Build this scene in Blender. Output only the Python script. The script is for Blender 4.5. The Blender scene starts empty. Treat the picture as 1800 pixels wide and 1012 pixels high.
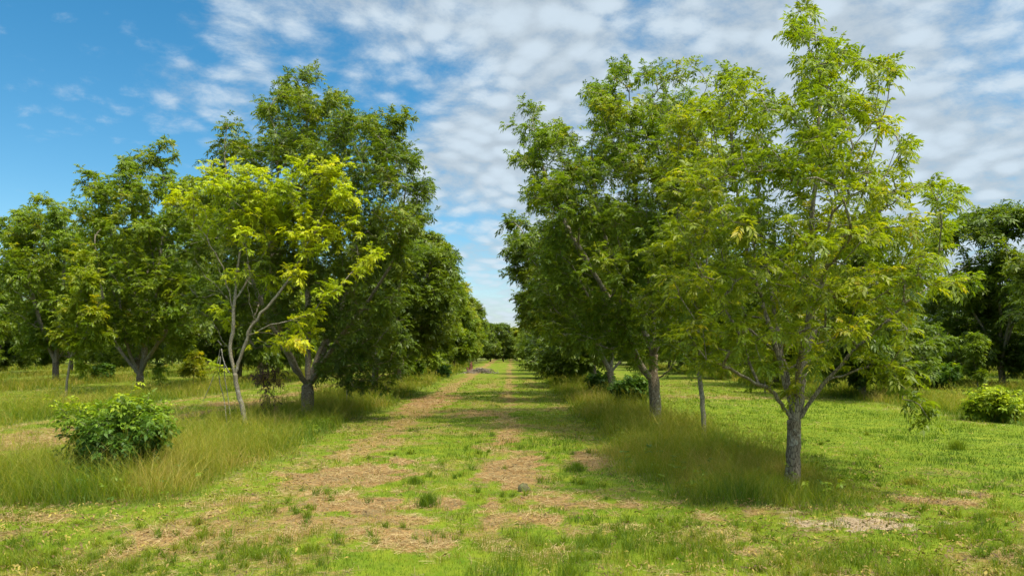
import bpy, math, random
import numpy as np

# ------------------------------------------------------------------ camera, sky, sun, exposure
SC = bpy.context.scene
COL = SC.collection
F, CX, HY, EYE = 1250.0, 900.0, 612.0, 3.0      # measured from the perspective of the tree rows
cam_d = bpy.data.cameras.new('camera')
cam = bpy.data.objects.new('camera', cam_d)
COL.objects.link(cam)
cam.location = (0, 0, EYE)
cam.rotation_euler = (math.radians(90), 0, 0)
cam_d.sensor_width = 36.0
cam_d.lens = 36.0 * F / 1800.0
cam_d.shift_y = (HY - 506.0) / 1800.0
cam_d.clip_end = 6000
SC.camera = cam

SUN_EL, SUN_AZ = math.radians(66), math.radians(128)   # azimuth clockwise from +Y
sun_vec = np.array([math.cos(SUN_EL) * math.sin(SUN_AZ), math.cos(SUN_EL) * math.cos(SUN_AZ), math.sin(SUN_EL)])
sd = bpy.data.lights.new('sun', 'SUN')
sd.energy = 2.1
sd.angle = math.radians(4.0)
sd.color = (1.0, 0.94, 0.80)
sun = bpy.data.objects.new('sun', sd)
COL.objects.link(sun)
sun.rotation_euler = (math.pi / 2 - SUN_EL, 0, math.pi - SUN_AZ)
sun.location = (60, -30, 80)

SC.view_settings.view_transform = 'Standard'
SC.view_settings.look = 'None'
SC.view_settings.exposure = 1.4
SC.view_settings.gamma = 1
SC.cycles.max_bounces = 8
SC.cycles.diffuse_bounces = 5
SC.cycles.glossy_bounces = 2
SC.cycles.transmission_bounces = 6
SC.cycles.use_adaptive_sampling = True


class NT:
    """small helper to wire shader nodes"""
    def __init__(self, tree):
        self.t = tree
        tree.nodes.clear()

    def n(self, typ, **kw):
        nd = self.t.nodes.new(typ)
        for k, v in kw.items():
            if k == 'ins':
                for kk, vv in v.items():
                    if hasattr(vv, 'is_output'):
                        self.t.links.new(vv, nd.inputs[kk])
                    else:
                        nd.inputs[kk].default_value = vv
            else:
                setattr(nd, k, v)
        return nd

    def math(self, op, a, b=None, c=None, clamp=False):
        nd = self.n('ShaderNodeMath', operation=op, use_clamp=clamp)
        for i, v in enumerate((a, b, c)):
            if v is None:
                continue
            if hasattr(v, 'is_output'):
                self.t.links.new(v, nd.inputs[i])
            else:
                nd.inputs[i].default_value = v
        return nd.outputs[0]

    def smooth(self, x, lo, hi, a=0.0, b=1.0):
        nd = self.n('ShaderNodeMapRange', interpolation_type='SMOOTHSTEP')
        self.t.links.new(x, nd.inputs[0])
        for i, v in enumerate((lo, hi, a, b)):
            nd.inputs[i + 1].default_value = v
        return nd.outputs[0]

    def mix(self, fac, a, b, blend='MIX'):
        nd = self.n('ShaderNodeMix', data_type='RGBA', blend_type=blend)
        for i, v in ((0, fac), (6, a), (7, b)):
            if hasattr(v, 'is_output'):
                self.t.links.new(v, nd.inputs[i])
            else:
                nd.inputs[i].default_value = v if i == 0 or len(v) == 4 else (*v, 1)
        return nd.outputs[2]

    def noise(self, vec, scale, detail=3, rough=0.5, dist=0.0):
        nd = self.n('ShaderNodeTexNoise')
        if vec is not None:
            self.t.links.new(vec, nd.inputs['Vector'])
        nd.inputs['Scale'].default_value = scale
        nd.inputs['Detail'].default_value = detail
        nd.inputs['Roughness'].default_value = rough
        nd.inputs['Distortion'].default_value = dist
        return nd.outputs[0]

    def ramp(self, fac, stops):
        nd = self.n('ShaderNodeValToRGB')
        self.t.links.new(fac, nd.inputs[0])
        e = nd.color_ramp.elements
        while len(e) < len(stops):
            e.new(0.5)
        for el, (p, c) in zip(e, stops):
            el.position = p
            el.color = (*c, 1)
        return nd.outputs[0]


W = bpy.data.worlds.new('World')
SC.world = W
W.use_nodes = True
g = NT(W.node_tree)
tc = g.n('ShaderNodeTexCoord')
DIR = tc.outputs['Generated']
sky = g.n('ShaderNodeTexSky', sky_type='NISHITA', sun_disc=False, sun_elevation=SUN_EL, sun_rotation=SUN_AZ,
          altitude=0, air_density=1.0, dust_density=0.5, ozone_density=2.0)
hsv = g.n('ShaderNodeHueSaturation', ins={'Color': sky.outputs[0], 'Hue': 0.486, 'Saturation': 1.38, 'Value': 0.92})
sep = g.n('ShaderNodeSeparateXYZ', ins={0: DIR})
zz = g.math('MAXIMUM', sep.outputs[2], 0.0)
den = g.math('ADD', zz, 0.26)
comb = g.n('ShaderNodeCombineXYZ', ins={0: g.math('DIVIDE', sep.outputs[0], den),
                                        1: g.math('DIVIDE', sep.outputs[1], den), 2: 0.0})
P = comb.outputs[0]
mp = g.n('ShaderNodeMapping', ins={'Vector': P, 'Rotation': (0, 0, math.radians(24)), 'Scale': (0.85, 1.45, 1)})
st = mp.outputs[0]
wv = g.n('ShaderNodeTexNoise', ins={'Vector': P, 'Scale': 1.6, 'Detail': 2.0})
wp_ = g.n('ShaderNodeVectorMath', operation='MULTIPLY_ADD', ins={0: wv.outputs[1], 1: (.16, .16, 0), 2: P})
PW = wp_.outputs[0]
mp2 = g.n('ShaderNodeMapping', ins={'Vector': PW, 'Rotation': (0, 0, math.radians(-32)), 'Scale': (1.1, 1.15, 1)})
vor = g.n('ShaderNodeTexVoronoi', feature='SMOOTH_F1', ins={'Vector': mp2.outputs[0], 'Scale': 13.0, 'Smoothness': 0.5})
cell = g.smooth(vor.outputs['Distance'], 0.15, 0.75, 1.0, 0.0)
puff = g.noise(mp2.outputs[0], 12.0, 8, 0.68, 0.15)
streak = g.noise(st, 2.6, 7, 0.62, 0.6)
big = g.noise(P, 1.2, 3, 0.5, 0.2)


def sky_dir(px, py):
    v = np.array([(px - CX) / F, 1.0, (HY - py) / F])
    return v / np.linalg.norm(v)


# where the cloud sheet is thick (positive) and where it opens (negative), by compass direction
cover = None
for (px, py, deg, amt) in [(1650, 250, 24, .20), (1250, 20, 16, .17), (800, 60, 9, .20), (500, 20, 9, .16), (60, 60, 5, .15), (100, 290, 5, .12), (290, 155, 2.5, .13), (230, 30, 5, .08),
                           (840, 330, 6, .26), (110, 285, 4.5, .14), (340, 230, 4, .16), (890, 530, 5, .20),
                           (150, 180, 8, -.34), (640, 150, 4.5, -.12), (800, 175, 3.5, -.14), (600, 200, 5, -.12), (830, 440, 3.5, -.16),
                           (20, 360, 6, -.10), (1150, 60, 4, -.04), (1700, 420, 9, .12)]:
    d = sky_dir(px, py)
    dp = g.n('ShaderNodeVectorMath', operation='DOT_PRODUCT', ins={0: DIR})
    dp.inputs[1].default_value = d
    s = g.smooth(dp.outputs['Value'], math.cos(math.radians(deg * 1.5)), math.cos(math.radians(deg * 0.15)), 0.0, amt)
    cover = s if cover is None else g.math('ADD', cover, s)
dens = g.math('ADD', g.math('MULTIPLY', puff, 0.62), g.math('MULTIPLY', cell, 0.16))
dens = g.math('ADD', dens, g.math('MULTIPLY', streak, 0.44))
dens = g.math('ADD', dens, g.math('MULTIPLY', big, 0.16))
dens = g.math('ADD', dens, cover)
cm = g.smooth(dens, 0.61, 1.06)
shade = g.smooth(g.math('ADD', g.math('MULTIPLY', puff, .6), g.math('MULTIPLY', cell, .4)), 0.2, 0.75, 0.80, 1.08)
ccol_n = g.mix(1.0, (3.6, 4.2, 4.7), shade, 'MULTIPLY')
low = g.smooth(sep.outputs[2], 0.0, 0.16, 1.0, 0.0)
skyc = g.mix(g.math('MULTIPLY', low, 0.35), hsv.outputs[0], (2.9, 3.7, 4.7))
# unseen overhead cloud, added for fill light and brightened towards the sun
over = g.smooth(sep.outputs[2], 0.46, 0.75)  # cloud sheet above the view, added to soften the shade
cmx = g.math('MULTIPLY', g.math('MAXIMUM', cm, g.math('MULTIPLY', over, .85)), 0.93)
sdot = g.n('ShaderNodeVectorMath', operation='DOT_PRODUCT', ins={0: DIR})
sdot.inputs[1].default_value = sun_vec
fill_glow = g.smooth(sdot.outputs['Value'], 0.48, 1.0, 1.0, 9.0)  # boosts out-of-view cloud around the sun as extra fill
ccol_n = g.mix(1.0, ccol_n, fill_glow, 'MULTIPLY')
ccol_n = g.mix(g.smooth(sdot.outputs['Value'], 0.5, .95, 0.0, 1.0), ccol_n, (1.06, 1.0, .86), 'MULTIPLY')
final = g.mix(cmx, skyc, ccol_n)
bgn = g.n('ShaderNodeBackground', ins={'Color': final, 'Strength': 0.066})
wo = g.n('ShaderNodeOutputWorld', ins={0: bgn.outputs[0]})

# ------------------------------------------------------------------ helpers
rng = np.random.default_rng(7)
random.seed(7)


def hash2(ix, iy, seed):
    h = (ix.astype(np.int64) * 374761393 + iy.astype(np.int64) * 668265263 + seed * 982451653) & 0x7fffffff
    h = ((h ^ (h >> 13)) * 1274126177) & 0x7fffffff
    return ((h ^ (h >> 16)) & 0xffff) / 65535.0


def vnoise(x, y, seed=0):
    x0, y0 = np.floor(x), np.floor(y)
    fx, fy = x - x0, y - y0
    fx, fy = fx * fx * (3 - 2 * fx), fy * fy * (3 - 2 * fy)
    a, b = hash2(x0, y0, seed), hash2(x0 + 1, y0, seed)
    c, d = hash2(x0, y0 + 1, seed), hash2(x0 + 1, y0 + 1, seed)
    return (a * (1 - fx) + b * fx) * (1 - fy) + (c * (1 - fx) + d * fx) * fy


def fbm(x, y, seed=0, o=4):
    s, amp, tot = 0, 1.0, 0
    for k in range(o):
        s = s + amp * vnoise(x * 2 ** k, y * 2 ** k, seed + k * 17)
        tot += amp
        amp *= 0.55
    return s / tot


def sstep(x, lo, hi):
    t = np.clip((x - lo) / (hi - lo), 0, 1)
    return t * t * (3 - 2 * t)


def gp(px, py):
    D = F * EYE / (py - HY)
    return (px - CX) / F * D, D


def wp(px, py, D):
    return np.array([(px - CX) / F * D, D, EYE + (HY - py) / F * D])


ROWS_L = [-9.0 - 15.4 * k for k in range(12)]
ROWS_R = [6.0 + 15.4 * k for k in range(12)]

# dry hay patches: position in the lanes (m), half sizes (m), strength
DRY = [(-3.9, 17.3, 1.35, 2.0, 1.0), (-2.6, 14.0, 2.0, 1.15, 1.0), (-0.1, 18.0, .9, 3.0, 1.0), (-0.3, 23.0, .5, 2.6, .8),
       (2.3, 19.5, .8, 1.8, .8), (0.6, 14.2, .7, .8, .8), (-4.6, 41, 1.3, 6.5, .9), (-5.0, 33, 1.0, 3, .55), (-1.2, 33.5, 2.2, 2.0, .65),
       (2.6, 36, .9, 3, .6), (-15.5, 23, 3.0, 3.2, .9), (-13.3, 39, 4.5, 3.0, .8), (-17.5, 31, 3.0, 2.0, .45),
       (-4.2, 12.4, 1.8, .9, .55), (-1.0, 11.5, 1.7, .7, .5), (3.4, 11.2, 1.6, .6, .5), (-3.2, 10.2, 1.2, .4, .5),
       (-2.0, 58, 1.6, 6, .5), (1.6, 64, 1.2, 8, .5), (10.5, 17.4, .9, .7, .9), (11.5, 37, 3.4, 1.6, .6), (13.5, 43, 5, 2.0, .55),
       (8.3, 13.9, .7, .45, .8), (9.4, 14.6, .5, .35, .7), (-8.6, 12.6, 2.0, .5, .6), (24, 40, 5, 2.5, .4), (-24, 56, 9, 2.0, .5),
       (-28, 75, 14, 2.5, .5), (4.4, 17.0, .5, 1.4, .4)]
SAND = [(6.35, 12.25, 1.25, .55, 1.0), (5.2, 12.4, .8, .35, .6), (6.9, 12.85, .8, .4, .7), (7.4, 13.0, .5, .4, .45), (5.2, 13.2, .4, .3, .45), (9.6, 15.0, .35, .3, .6), (-9.6, 13.0, .7, .15, .4)]


def fields(x, y):
    """(tall, dry, sand) cover of the ground at world points"""
    wob = (fbm(x * 0.35, y * 0.35, 3, 3) - 0.5) * 2.6
    wob2 = (fbm(x * 1.3, y * 1.3, 5, 2) - 0.5) * 0.8
    tall = np.zeros_like(x)
    for r in ROWS_L + ROWS_R:
        if r == -9.0:
            c, hw, y0 = -9.3, 2.75, 13.3
        elif r == 6.0:
            c, hw, y0 = 5.3, 2.3, 13.6
        else:
            c, hw, y0 = r + (2 if r < 0 else 1.5), 3.0, 24
        d = np.abs(x - c + wob * 0.55 + wob2) - hw
        t = sstep(-d, -0.8, 1.1) * sstep(y + wob * 0.35 + wob2 * .5, y0 - 0.3, y0 + 0.5)
        if r == 6.0:      # the row by the near right tree is mown up close on its right side
            t = t * sstep(8.0 + wob * .3 - x, -0.2, 0.5) * (1 - 0.75 * sstep(x, 6.4, 7.4) * sstep(y, 16.5, 18))
        tall = np.maximum(tall, t)
    n1 = fbm(x * 0.9, y * 0.55, 11, 4)
    n2 = fbm(x * 2.6, y * 2.0, 23, 4)
    n3 = fbm(x * .55 + 9, y * .8, 29, 4)
    dry = np.zeros_like(x)
    for (cx, cy, rx, ry, s) in DRY:
        q = np.sqrt(((x - cx) / rx) ** 2 + ((y - cy) / ry) ** 2)
        dry = np.maximum(dry, s * sstep(1.5 - q + (n2 - 0.5) * 2.2 + (n1 - .5) * 1.4, 0.05, 1.2))
    for (xc, hw, st_, y0) in [(-4.5, .9, .60, 13), (-0.2, .6, .58, 15), (2.5, .5, .3, 15), (-19.0, .8, .5, 12), (-14.4, .9, .6, 12), (11.5, .7, .3, 17), (15.8, .7, .3, 17)]:
        q = np.abs(x - xc - (n3 - .5) * 1.2) / hw
        dry = np.maximum(dry, st_ * sstep(1.35 - q + (n2 - .5) * 1.6 + (n1 - .5) * 1.6, .1, 1.0) * sstep(y, y0 - 2, y0 + 3))
    head = 1 - sstep(y, 12.5, 15.5)          # the mown headland in front is a loose mix of green and straw
    dry = np.maximum(dry, sstep(n3 * .6 + n2 * .4, 0.33, 0.66) * (0.46 + 0.34 * head * sstep(y, 9.2, 11.5)))
    lawn = sstep(x, 6.8, 8.5) * (1 - sstep(x, 17, 20)) * sstep(y, 14.5, 17) * (1 - sstep(y, 36, 42))   # freshly green lawn between two rows
    dry = dry * (1 - tall * 0.85) * (1 - .6 * lawn)
    n4 = fbm(x * 5, y * 6, 61, 3)
    sand = np.zeros_like(x)
    for (cx, cy, rx, ry, s) in SAND:
        q = np.sqrt(((x - cx) / rx) ** 2 + ((y - cy) / ry) ** 2)
        sand = np.maximum(sand, s * sstep(1.35 - q + (n2 - 0.5) * 1.6 + (n4 - .5) * 1.3, 0.0, 1.2))
    return tall, dry, sand


def gh(x, y):
    x = np.asarray(x, float)
    y = np.asarray(y, float)
    z = (fbm(x * 0.22, y * 0.22, 31, 3) - 0.5) * 0.22 + (fbm(x * 1.4, y * 1.4, 37, 2) - 0.5) * 0.05
    return z


def tag(o, label=None, cat=None, group=None, kind=None):
    if label:
        o['label'] = label
    if cat:
        o['category'] = cat
    if group:
        o['group'] = group
    if kind:
        o['kind'] = kind
    return o


def empty(name, loc, rz=0.0):
    o = bpy.data.objects.new(name, None)
    COL.objects.link(o)
    o.empty_display_size = 0.3
    o.location = [float(c) for c in loc]
    o.rotation_euler = (0, 0, rz)
    return o


def np_mesh(name, verts, quads=None, tris=None, mat=None, attrs=None, parent=None, smooth=False):
    me = bpy.data.meshes.new(name)
    verts = np.asarray(verts, np.float32).reshape(-1, 3)
    me.vertices.add(len(verts))
    me.vertices.foreach_set('co', verts.ravel())
    idx, starts, n = [], [], 0
    if quads is not None and len(quads):
        q = np.asarray(quads, np.int32).reshape(-1, 4)
        idx.append(q.ravel())
        starts.append(np.arange(len(q), dtype=np.int32) * 4)
        n = len(q) * 4
    if tris is not None and len(tris):
        t = np.asarray(tris, np.int32).reshape(-1, 3)
        idx.append(t.ravel())
        starts.append(n + np.arange(len(t), dtype=np.int32) * 3)
    idx = np.concatenate(idx)
    starts = np.concatenate(starts)
    me.loops.add(len(idx))
    me.loops.foreach_set('vertex_index', idx)
    me.polygons.add(len(starts))
    me.polygons.foreach_set('loop_start', starts)
    if smooth:
        me.polygons.foreach_set('use_smooth', np.ones(len(starts), bool))
    for k, v in (attrs or {}).items():
        a = me.attributes.new(k, 'FLOAT', 'POINT')
        a.data.foreach_set('value', np.asarray(v, np.float32).ravel())
    me.update(calc_edges=True)
    if mat:
        me.materials.append(mat)
    o = bpy.data.objects.new(name, me)
    COL.objects.link(o)
    if parent:
        o.parent = parent
    return o


def new_mat(name):
    m = bpy.data.materials.new(name)
    m.use_nodes = True
    return m, NT(m.node_tree)


def leaf_mat(name, stops, trans=0.32, rough=0.42, spec=0.5):
    """leaf surface: colour from each leaf's own age (tint), a little light passing through"""
    m, t = new_mat(name)
    a = t.n('ShaderNodeAttribute', attribute_name='tint')
    geo = t.n('ShaderNodeNewGeometry')
    c = t.ramp(a.outputs['Fac'], stops)
    back = t.mix(geo.outputs['Backfacing'], c, t.mix(0.25, c, (0.22, 0.26, 0.12)))
    p = t.n('ShaderNodeBsdfPrincipled', ins={'Base Color': back, 'Roughness': rough, 'Specular IOR Level': spec})
    tr = t.n('ShaderNodeBsdfTranslucent', ins={'Color': t.mix(1.0, c, (1.5, 1.55, 0.7), 'MULTIPLY')})
    mx = t.n('ShaderNodeMixShader', ins={0: trans, 1: p.outputs[0], 2: tr.outputs[0]})
    t.n('ShaderNodeOutputMaterial', ins={0: mx.outputs[0]})
    return m


def bark_mat(name, dark, light, lichen=(0.36, 0.35, 0.31), scale=1.0, lich=0.5):
    m, t = new_mat(name)
    co = t.n('ShaderNodeTexCoord').outputs['Object']
    mpn = t.n('ShaderNodeMapping', ins={'Vector': co, 'Scale': (11 * scale, 11 * scale, 3.2 * scale)})
    vo = t.n('ShaderNodeTexVoronoi', feature='DISTANCE_TO_EDGE', ins={'Vector': mpn.outputs[0], 'Scale': 2.2})
    nn = t.noise(mpn.outputs[0], 2.6, 6, 0.65, 0.6)
    plate = t.math('ADD', t.math('MULTIPLY', t.smooth(vo.outputs[0], 0.0, 0.16), 0.5), t.math('MULTIPLY', nn, 0.6))
    c = t.ramp(plate, [(0.15, tuple(0.45 * d for d in dark)), (0.5, dark), (0.95, light)])
    sp = t.smooth(t.noise(co, 5.0, 5, 0.65), 0.56, 0.66, 0, lich)
    c = t.mix(sp, c, lichen)
    bp = t.n('ShaderNodeBump', ins={'Height': plate, 'Strength': 0.9, 'Distance': 0.02})
    p = t.n('ShaderNodeBsdfPrincipled', ins={'Base Color': c, 'Roughness': 0.9, 'Specular IOR Level': 0.15, 'Normal': bp.outputs[0]})
    t.n('ShaderNodeOutputMaterial', ins={0: p.outputs[0]})
    return m


M = {}
M['leaf_fresh'] = leaf_mat('fresh_olive_leaves', [(0, (0.0758, 0.1239, 0.0056)), (0.45, (0.1672, 0.2158, 0.0056)), (0.8, (0.2453, 0.26, 0.0056)), (1, (0.4237, 0.321, 0.0093))], .44, .45, .28)
M['leaf_mid'] = leaf_mat('mid_green_leaves', [(0, (0.0558, 0.103, 0.0075)), (0.5, (0.1272, 0.1831, 0.0064)), (0.85, (0.2059, 0.2346, 0.0064)), (1, (0.3392, 0.2861, 0.0106))], .42, .45, .28)
M['leaf_dark'] = leaf_mat('dark_green_leaves', [(0, (0.0478, 0.0845, 0.0061)), (0.5, (0.1091, 0.1539, 0.0061)), (0.85, (0.182, 0.2059, 0.0061)), (1, (0.2275, 0.2059, 0.0103))], .38, .45, .30)
M['leaf_yellow'] = leaf_mat('yellow_green_leaves', [(0, (0.1802, 0.2544, 0.006)), (0.4, (0.3498, 0.3975, 0.006)), (0.8, (0.4876, 0.4558, 0.008)), (1, (0.6148, 0.424, 0.02))], .42, .5, .25)
M['leaf_bush'] = leaf_mat('bush_leaves', [(0, (.030, .070, .008)), (.5, (.068, .130, .008)), (.8, (.17, .24, .008)), (1, (.32, .36, .008))], .34, .5, .2)
M['leaf_dead'] = leaf_mat('withered_leaves', [(0, (.035, .018, .016)), (.6, (.075, .036, .028)), (1, (.14, .075, .04))], .15, .7, .2)
M['bark_grey'] = bark_mat('grey_plated_bark', (.145, .105, .066), (.34, .262, .175), (.46, .42, .34), lich=.75)
M['bark_dark'] = bark_mat('dark_plated_bark', (.085, .066, .046), (.21, .17, .125), lich=.3)
M['bark_pale'] = bark_mat('pale_smooth_bark', (.20, .165, .11), (.34, .29, .205), (.46, .42, .34), 1.5, .5)
M['twig'] = bark_mat('twig_bark', (.17, .138, .095), (.34, .285, .20), (.42, .39, .31), lich=.4)
M['dead_wood'] = bark_mat('dead_wood', (.17, .15, .115), (.30, .27, .22), lich=.3)
M['rotten'] = bark_mat('rotten_wood', (.10, .04, .025), (.26, .11, .06), (.3, .2, .14), lich=.2)


# ------------------------------------------------------------------ trees
def resample(pts, step):
    pts = np.asarray(pts, float)
    out = [pts[0]]
    for a, b in zip(pts[:-1], pts[1:]):
        n = max(1, int(round(np.linalg.norm(b - a) / step)))
        for k in range(1, n + 1):
            out.append(a + (b - a) * k / n)
    return np.array(out)


def smooth_poly(pts, it=2):
    pts = np.asarray(pts, float)
    for _ in range(it):
        a, b = pts[:-1], pts[1:]
        q = np.empty((2 * len(a), 3))
        q[0::2] = a * .75 + b * .25
        q[1::2] = a * .25 + b * .75
        pts = np.concatenate([pts[:1], q, pts[-1:]])
    return pts


class Skeleton:
    def __init__(self, limbs, step=0.35, jit=0.02, seed=1):
        self.r = np.random.default_rng(seed)
        self.p, self.par, self.plen, self.main = [], [], [], []
        for i, l in enumerate(limbs):
            q = resample(smooth_poly(l, 2), step)
            if i == 0:
                prev = -1
                start = 0
            else:
                arr = np.array(self.p)
                prev = int(np.argmin(np.linalg.norm(arr - q[0], axis=1)))
                start = 1
            for k in range(start, len(q)):
                pt = q[k] + (self.r.normal(0, jit * (.35 if i == 0 else 1), 3) if k > 1 else 0)
                self.p.append(pt)
                self.par.append(prev)
                self.plen.append(0 if prev < 0 else self.plen[prev] + np.linalg.norm(pt - self.p[prev]))
                self.main.append(i == 0)
                prev = len(self.p) - 1
            if i == 0:
                self.ntrunk = len(self.p)

    def grow(self, att, bf=0.35, up=0.7, seg=0.45, jit=0.018, lift=0.12, minz=None):
        cap = len(self.p) + len(att) * 14
        P_ = np.zeros((cap, 3))
        L_ = np.zeros(cap)
        n = len(self.p)
        P_[:n] = self.p
        L_[:n] = self.plen
        lo = self.ntrunk - 1 if minz is None else minz
        pen0 = np.zeros(cap)
        pen0[:max(0, lo)] = 3.0
        order = np.argsort(np.min(np.linalg.norm(att[:, None, :] - P_[None, max(lo, 0):n:3], axis=2), axis=1))
        self.tips = []
        for ai in order:
            a = att[ai]
            dv = a - P_[:n]
            d = np.sqrt((dv ** 2).sum(1))
            cost = d + bf * L_[:n] + up * np.maximum(0, -dv[:, 2]) + pen0[:n]
            j = int(np.argmin(cost))
            D = d[j]
            k = max(1, int(round(D / seg)))
            prev = j
            base = P_[j].copy()
            # start in the parent's direction, then bend to the target
            pj = self.par[j]
            pd = (P_[j] - P_[pj]) if pj >= 0 else np.array([0, 0, 1.0])
            pd = pd / (np.linalg.norm(pd) + 1e-9)
            ctrl = base + 0.5 * (a - base) * 0.7 + pd * D * 0.14 + np.array([0, 0, lift * D])
            for s in range(1, k + 1):
                u = s / k
                pt = (1 - u) ** 2 * base + 2 * u * (1 - u) * ctrl + u * u * a
                if s < k:
                    pt = pt + self.r.normal(0, jit, 3)
                P_[n] = pt
                L_[n] = L_[prev] + np.linalg.norm(pt - P_[prev])
                self.par.append(prev)
                self.main.append(False)
                prev = n
                n += 1
                if n >= cap:
                    break
            self.tips.append(prev)
            if n >= cap - 20:
                break
        self.p = list(P_[:n])
        self.plen = list(L_[:n])

    def radii(self, R, r0=0.006):
        n = len(self.p)
        par = np.array(self.par)
        cnt = np.zeros(n)
        haschild = np.zeros(n, bool)
        haschild[par[par >= 0]] = True
        cnt[~haschild] = 1
        for i in range(n - 1, 0, -1):
            cnt[par[i]] += cnt[i] if par[i] >= 0 else 0
        N = max(cnt[0], 2)
        pw = math.log(R / r0) / math.log(N)
        self.rad = r0 * np.maximum(cnt, 1) ** pw
        # slight root flare and taper up the trunk
        P_ = np.array(self.p)
        z0 = P_[0, 2]
        for i in range(self.ntrunk):
            h = P_[i, 2] - z0
            self.rad[i] *= 1.0 + 0.45 * math.exp(-h / 0.22) - 0.10 * min(h / 2.0, 1)
        self.cnt = cnt

    def tubes(self, origin):
        """returns (trunk verts/quads, branch verts/quads); each chain follows its thickest child"""
        P_ = np.array(self.p) - origin
        par = np.array(self.par)
        n = len(P_)
        ch = [[] for _ in range(n)]
        for i in range(n):
            if par[i] >= 0:
                ch[par[i]].append(i)
        starts = [(0, -1)]
        res = {True: ([], [], 0), False: ([], [], 0)}
        tv, tq, tn = [], [], 0
        bv, bq, bn = [], [], 0
        stack = [(0, -1)]
        while stack:
            i, pr = stack.pop()
            chain = [i] if pr < 0 else [pr, i]
            c = i
            while ch[c]:
                nx = max(ch[c], key=lambda k: self.rad[k] + (10 if self.main[k] else 0))
                for o in ch[c]:
                    if o != nx:
                        stack.append((o, c))
                chain.append(nx)
                c = nx
            is_trunk = pr < 0
            pts = P_[chain]
            rad = self.rad[chain].copy()
            if pr >= 0:
                rad[0] = min(rad[0], rad[1] * 1.25)
            rmax = rad.max()
            sides = 12 if rmax > .1 else 8 if rmax > .05 else 5 if rmax > .02 else 3
            T = np.gradient(pts, axis=0) if len(pts) > 1 else np.array([[0, 0, 1.0]])
            T /= np.linalg.norm(T, axis=1, keepdims=True) + 1e-9
            up = np.array([0.0, 1, 0]) if abs(T[0, 1]) < .9 else np.array([1.0, 0, 0])
            ang = np.arange(sides) * 2 * math.pi / sides
            rings = []
            for k in range(len(pts)):
                x = np.cross(up, T[k])
                x /= np.linalg.norm(x) + 1e-9
                y = np.cross(T[k], x)
                up = y
                rr = rad[k] * (1 + (0.07 * np.sin(ang * 3 + pts[k, 2] * 2.1) + 0.05 * np.sin(ang * 5 - pts[k, 2] * 5)) * (1 if rmax > .05 else 0))
                rings.append(pts[k] + np.outer(np.cos(ang) * rr, x) + np.outer(np.sin(ang) * rr, y))
            V = np.concatenate(rings)
            m = len(pts)
            a = np.arange(m - 1)[:, None] * sides
            s0 = np.arange(sides)[None, :]
            s1 = (np.arange(sides)[None, :] + 1) % sides
            Q = np.stack([a + s0, a + s1, a + sides + s1, a + sides + s0], -1).reshape(-1, 4)
            if is_trunk:
                # only the lower part is 'trunk'; the leader above the fork belongs to the branches
                mt = min(self.ntrunk, m)
                tv.append(V[:mt * sides]); tq.append(Q[:(mt - 1) * sides] + tn); tn += mt * sides
                if mt < m:
                    V2, Q2 = V[(mt - 1) * sides:], Q[(mt - 1) * sides:] - (mt - 1) * sides
                    bv.append(V2); bq.append(Q2 + bn); bn += len(V2)
            else:
                bv.append(V); bq.append(Q + bn); bn += len(V)
        cat = lambda l, w: np.concatenate(l) if l else np.zeros((0, w))
        return cat(tv, 3), cat(tq, 4), cat(bv, 3), cat(bq, 4)


def compound_leaves(org, dirs, tint, r, L=(0.24, 0.38), pairs=5, ll=0.115, wd=0.36, droop=0.30):
    """pinnate leaves: per leaf a drooping stalk with pairs of folded leaflets and one at the end"""
    n = len(org)
    d = dirs / (np.linalg.norm(dirs, axis=1, keepdims=True) + 1e-9)
    Lr = r.uniform(L[0], L[1], n)[:, None, None]
    K = pairs * 2 + 1
    t = np.concatenate([np.repeat(np.linspace(0.30, 0.92, pairs), 2), [1.0]])[None, :, None]
    sgn = np.array([1, -1] * pairs + [0])[None, :, None]
    down = np.array([0, 0, -1.0])
    base = org[:, None, :] + d[:, None, :] * Lr * t + down * (droop * Lr * t ** 2)
    tang = d[:, None, :] + down * (2 * droop * t)
    tang = tang / np.linalg.norm(tang, axis=2, keepdims=True)
    side = np.cross(d, np.array([0, 0, 1.0])) + r.normal(0, .25, (n, 3))
    side = side - d * (side * d).sum(1, keepdims=True)
    side = side / (np.linalg.norm(side, axis=1, keepdims=True) + 1e-9)
    dl = side[:, None, :] * sgn * 0.9 + tang * np.where(sgn == 0, 1.0, 0.65) + down * 0.20 + r.normal(0, .22, (n, K, 3))
    dl = dl / np.linalg.norm(dl, axis=2, keepdims=True)
    nr = np.cross(side[:, None, :], tang) + r.normal(0, .35, (n, K, 3))
    wv = np.cross(dl, nr)
    wv = wv / (np.linalg.norm(wv, axis=2, keepdims=True) + 1e-9)
    nr = np.cross(wv, dl)
    ln = ll * r.uniform(.8, 1.2, (n, 1, 1)) * r.uniform(.65, 1.3, (n, K, 1)) * (0.75 + 0.35 * np.minimum(t * 1.4, 1))
    w = ln * wd * 0.5
    v0 = base
    mid = base + dl * ln * 0.45
    v1 = mid + wv * w + nr * w * 0.35
    v3 = mid - wv * w + nr * w * 0.35
    v2 = base + dl * ln + down * ln * 0.16
    V = np.stack([v0, v1, v2, v3], 2).reshape(-1, 3)
    tt = np.repeat((tint[:, None] + r.normal(0, .06, (n, K))).ravel(), 4)
    Q = np.arange(len(V)).reshape(-1, 4)
    return V, Q, np.clip(tt, 0, 1)


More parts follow.
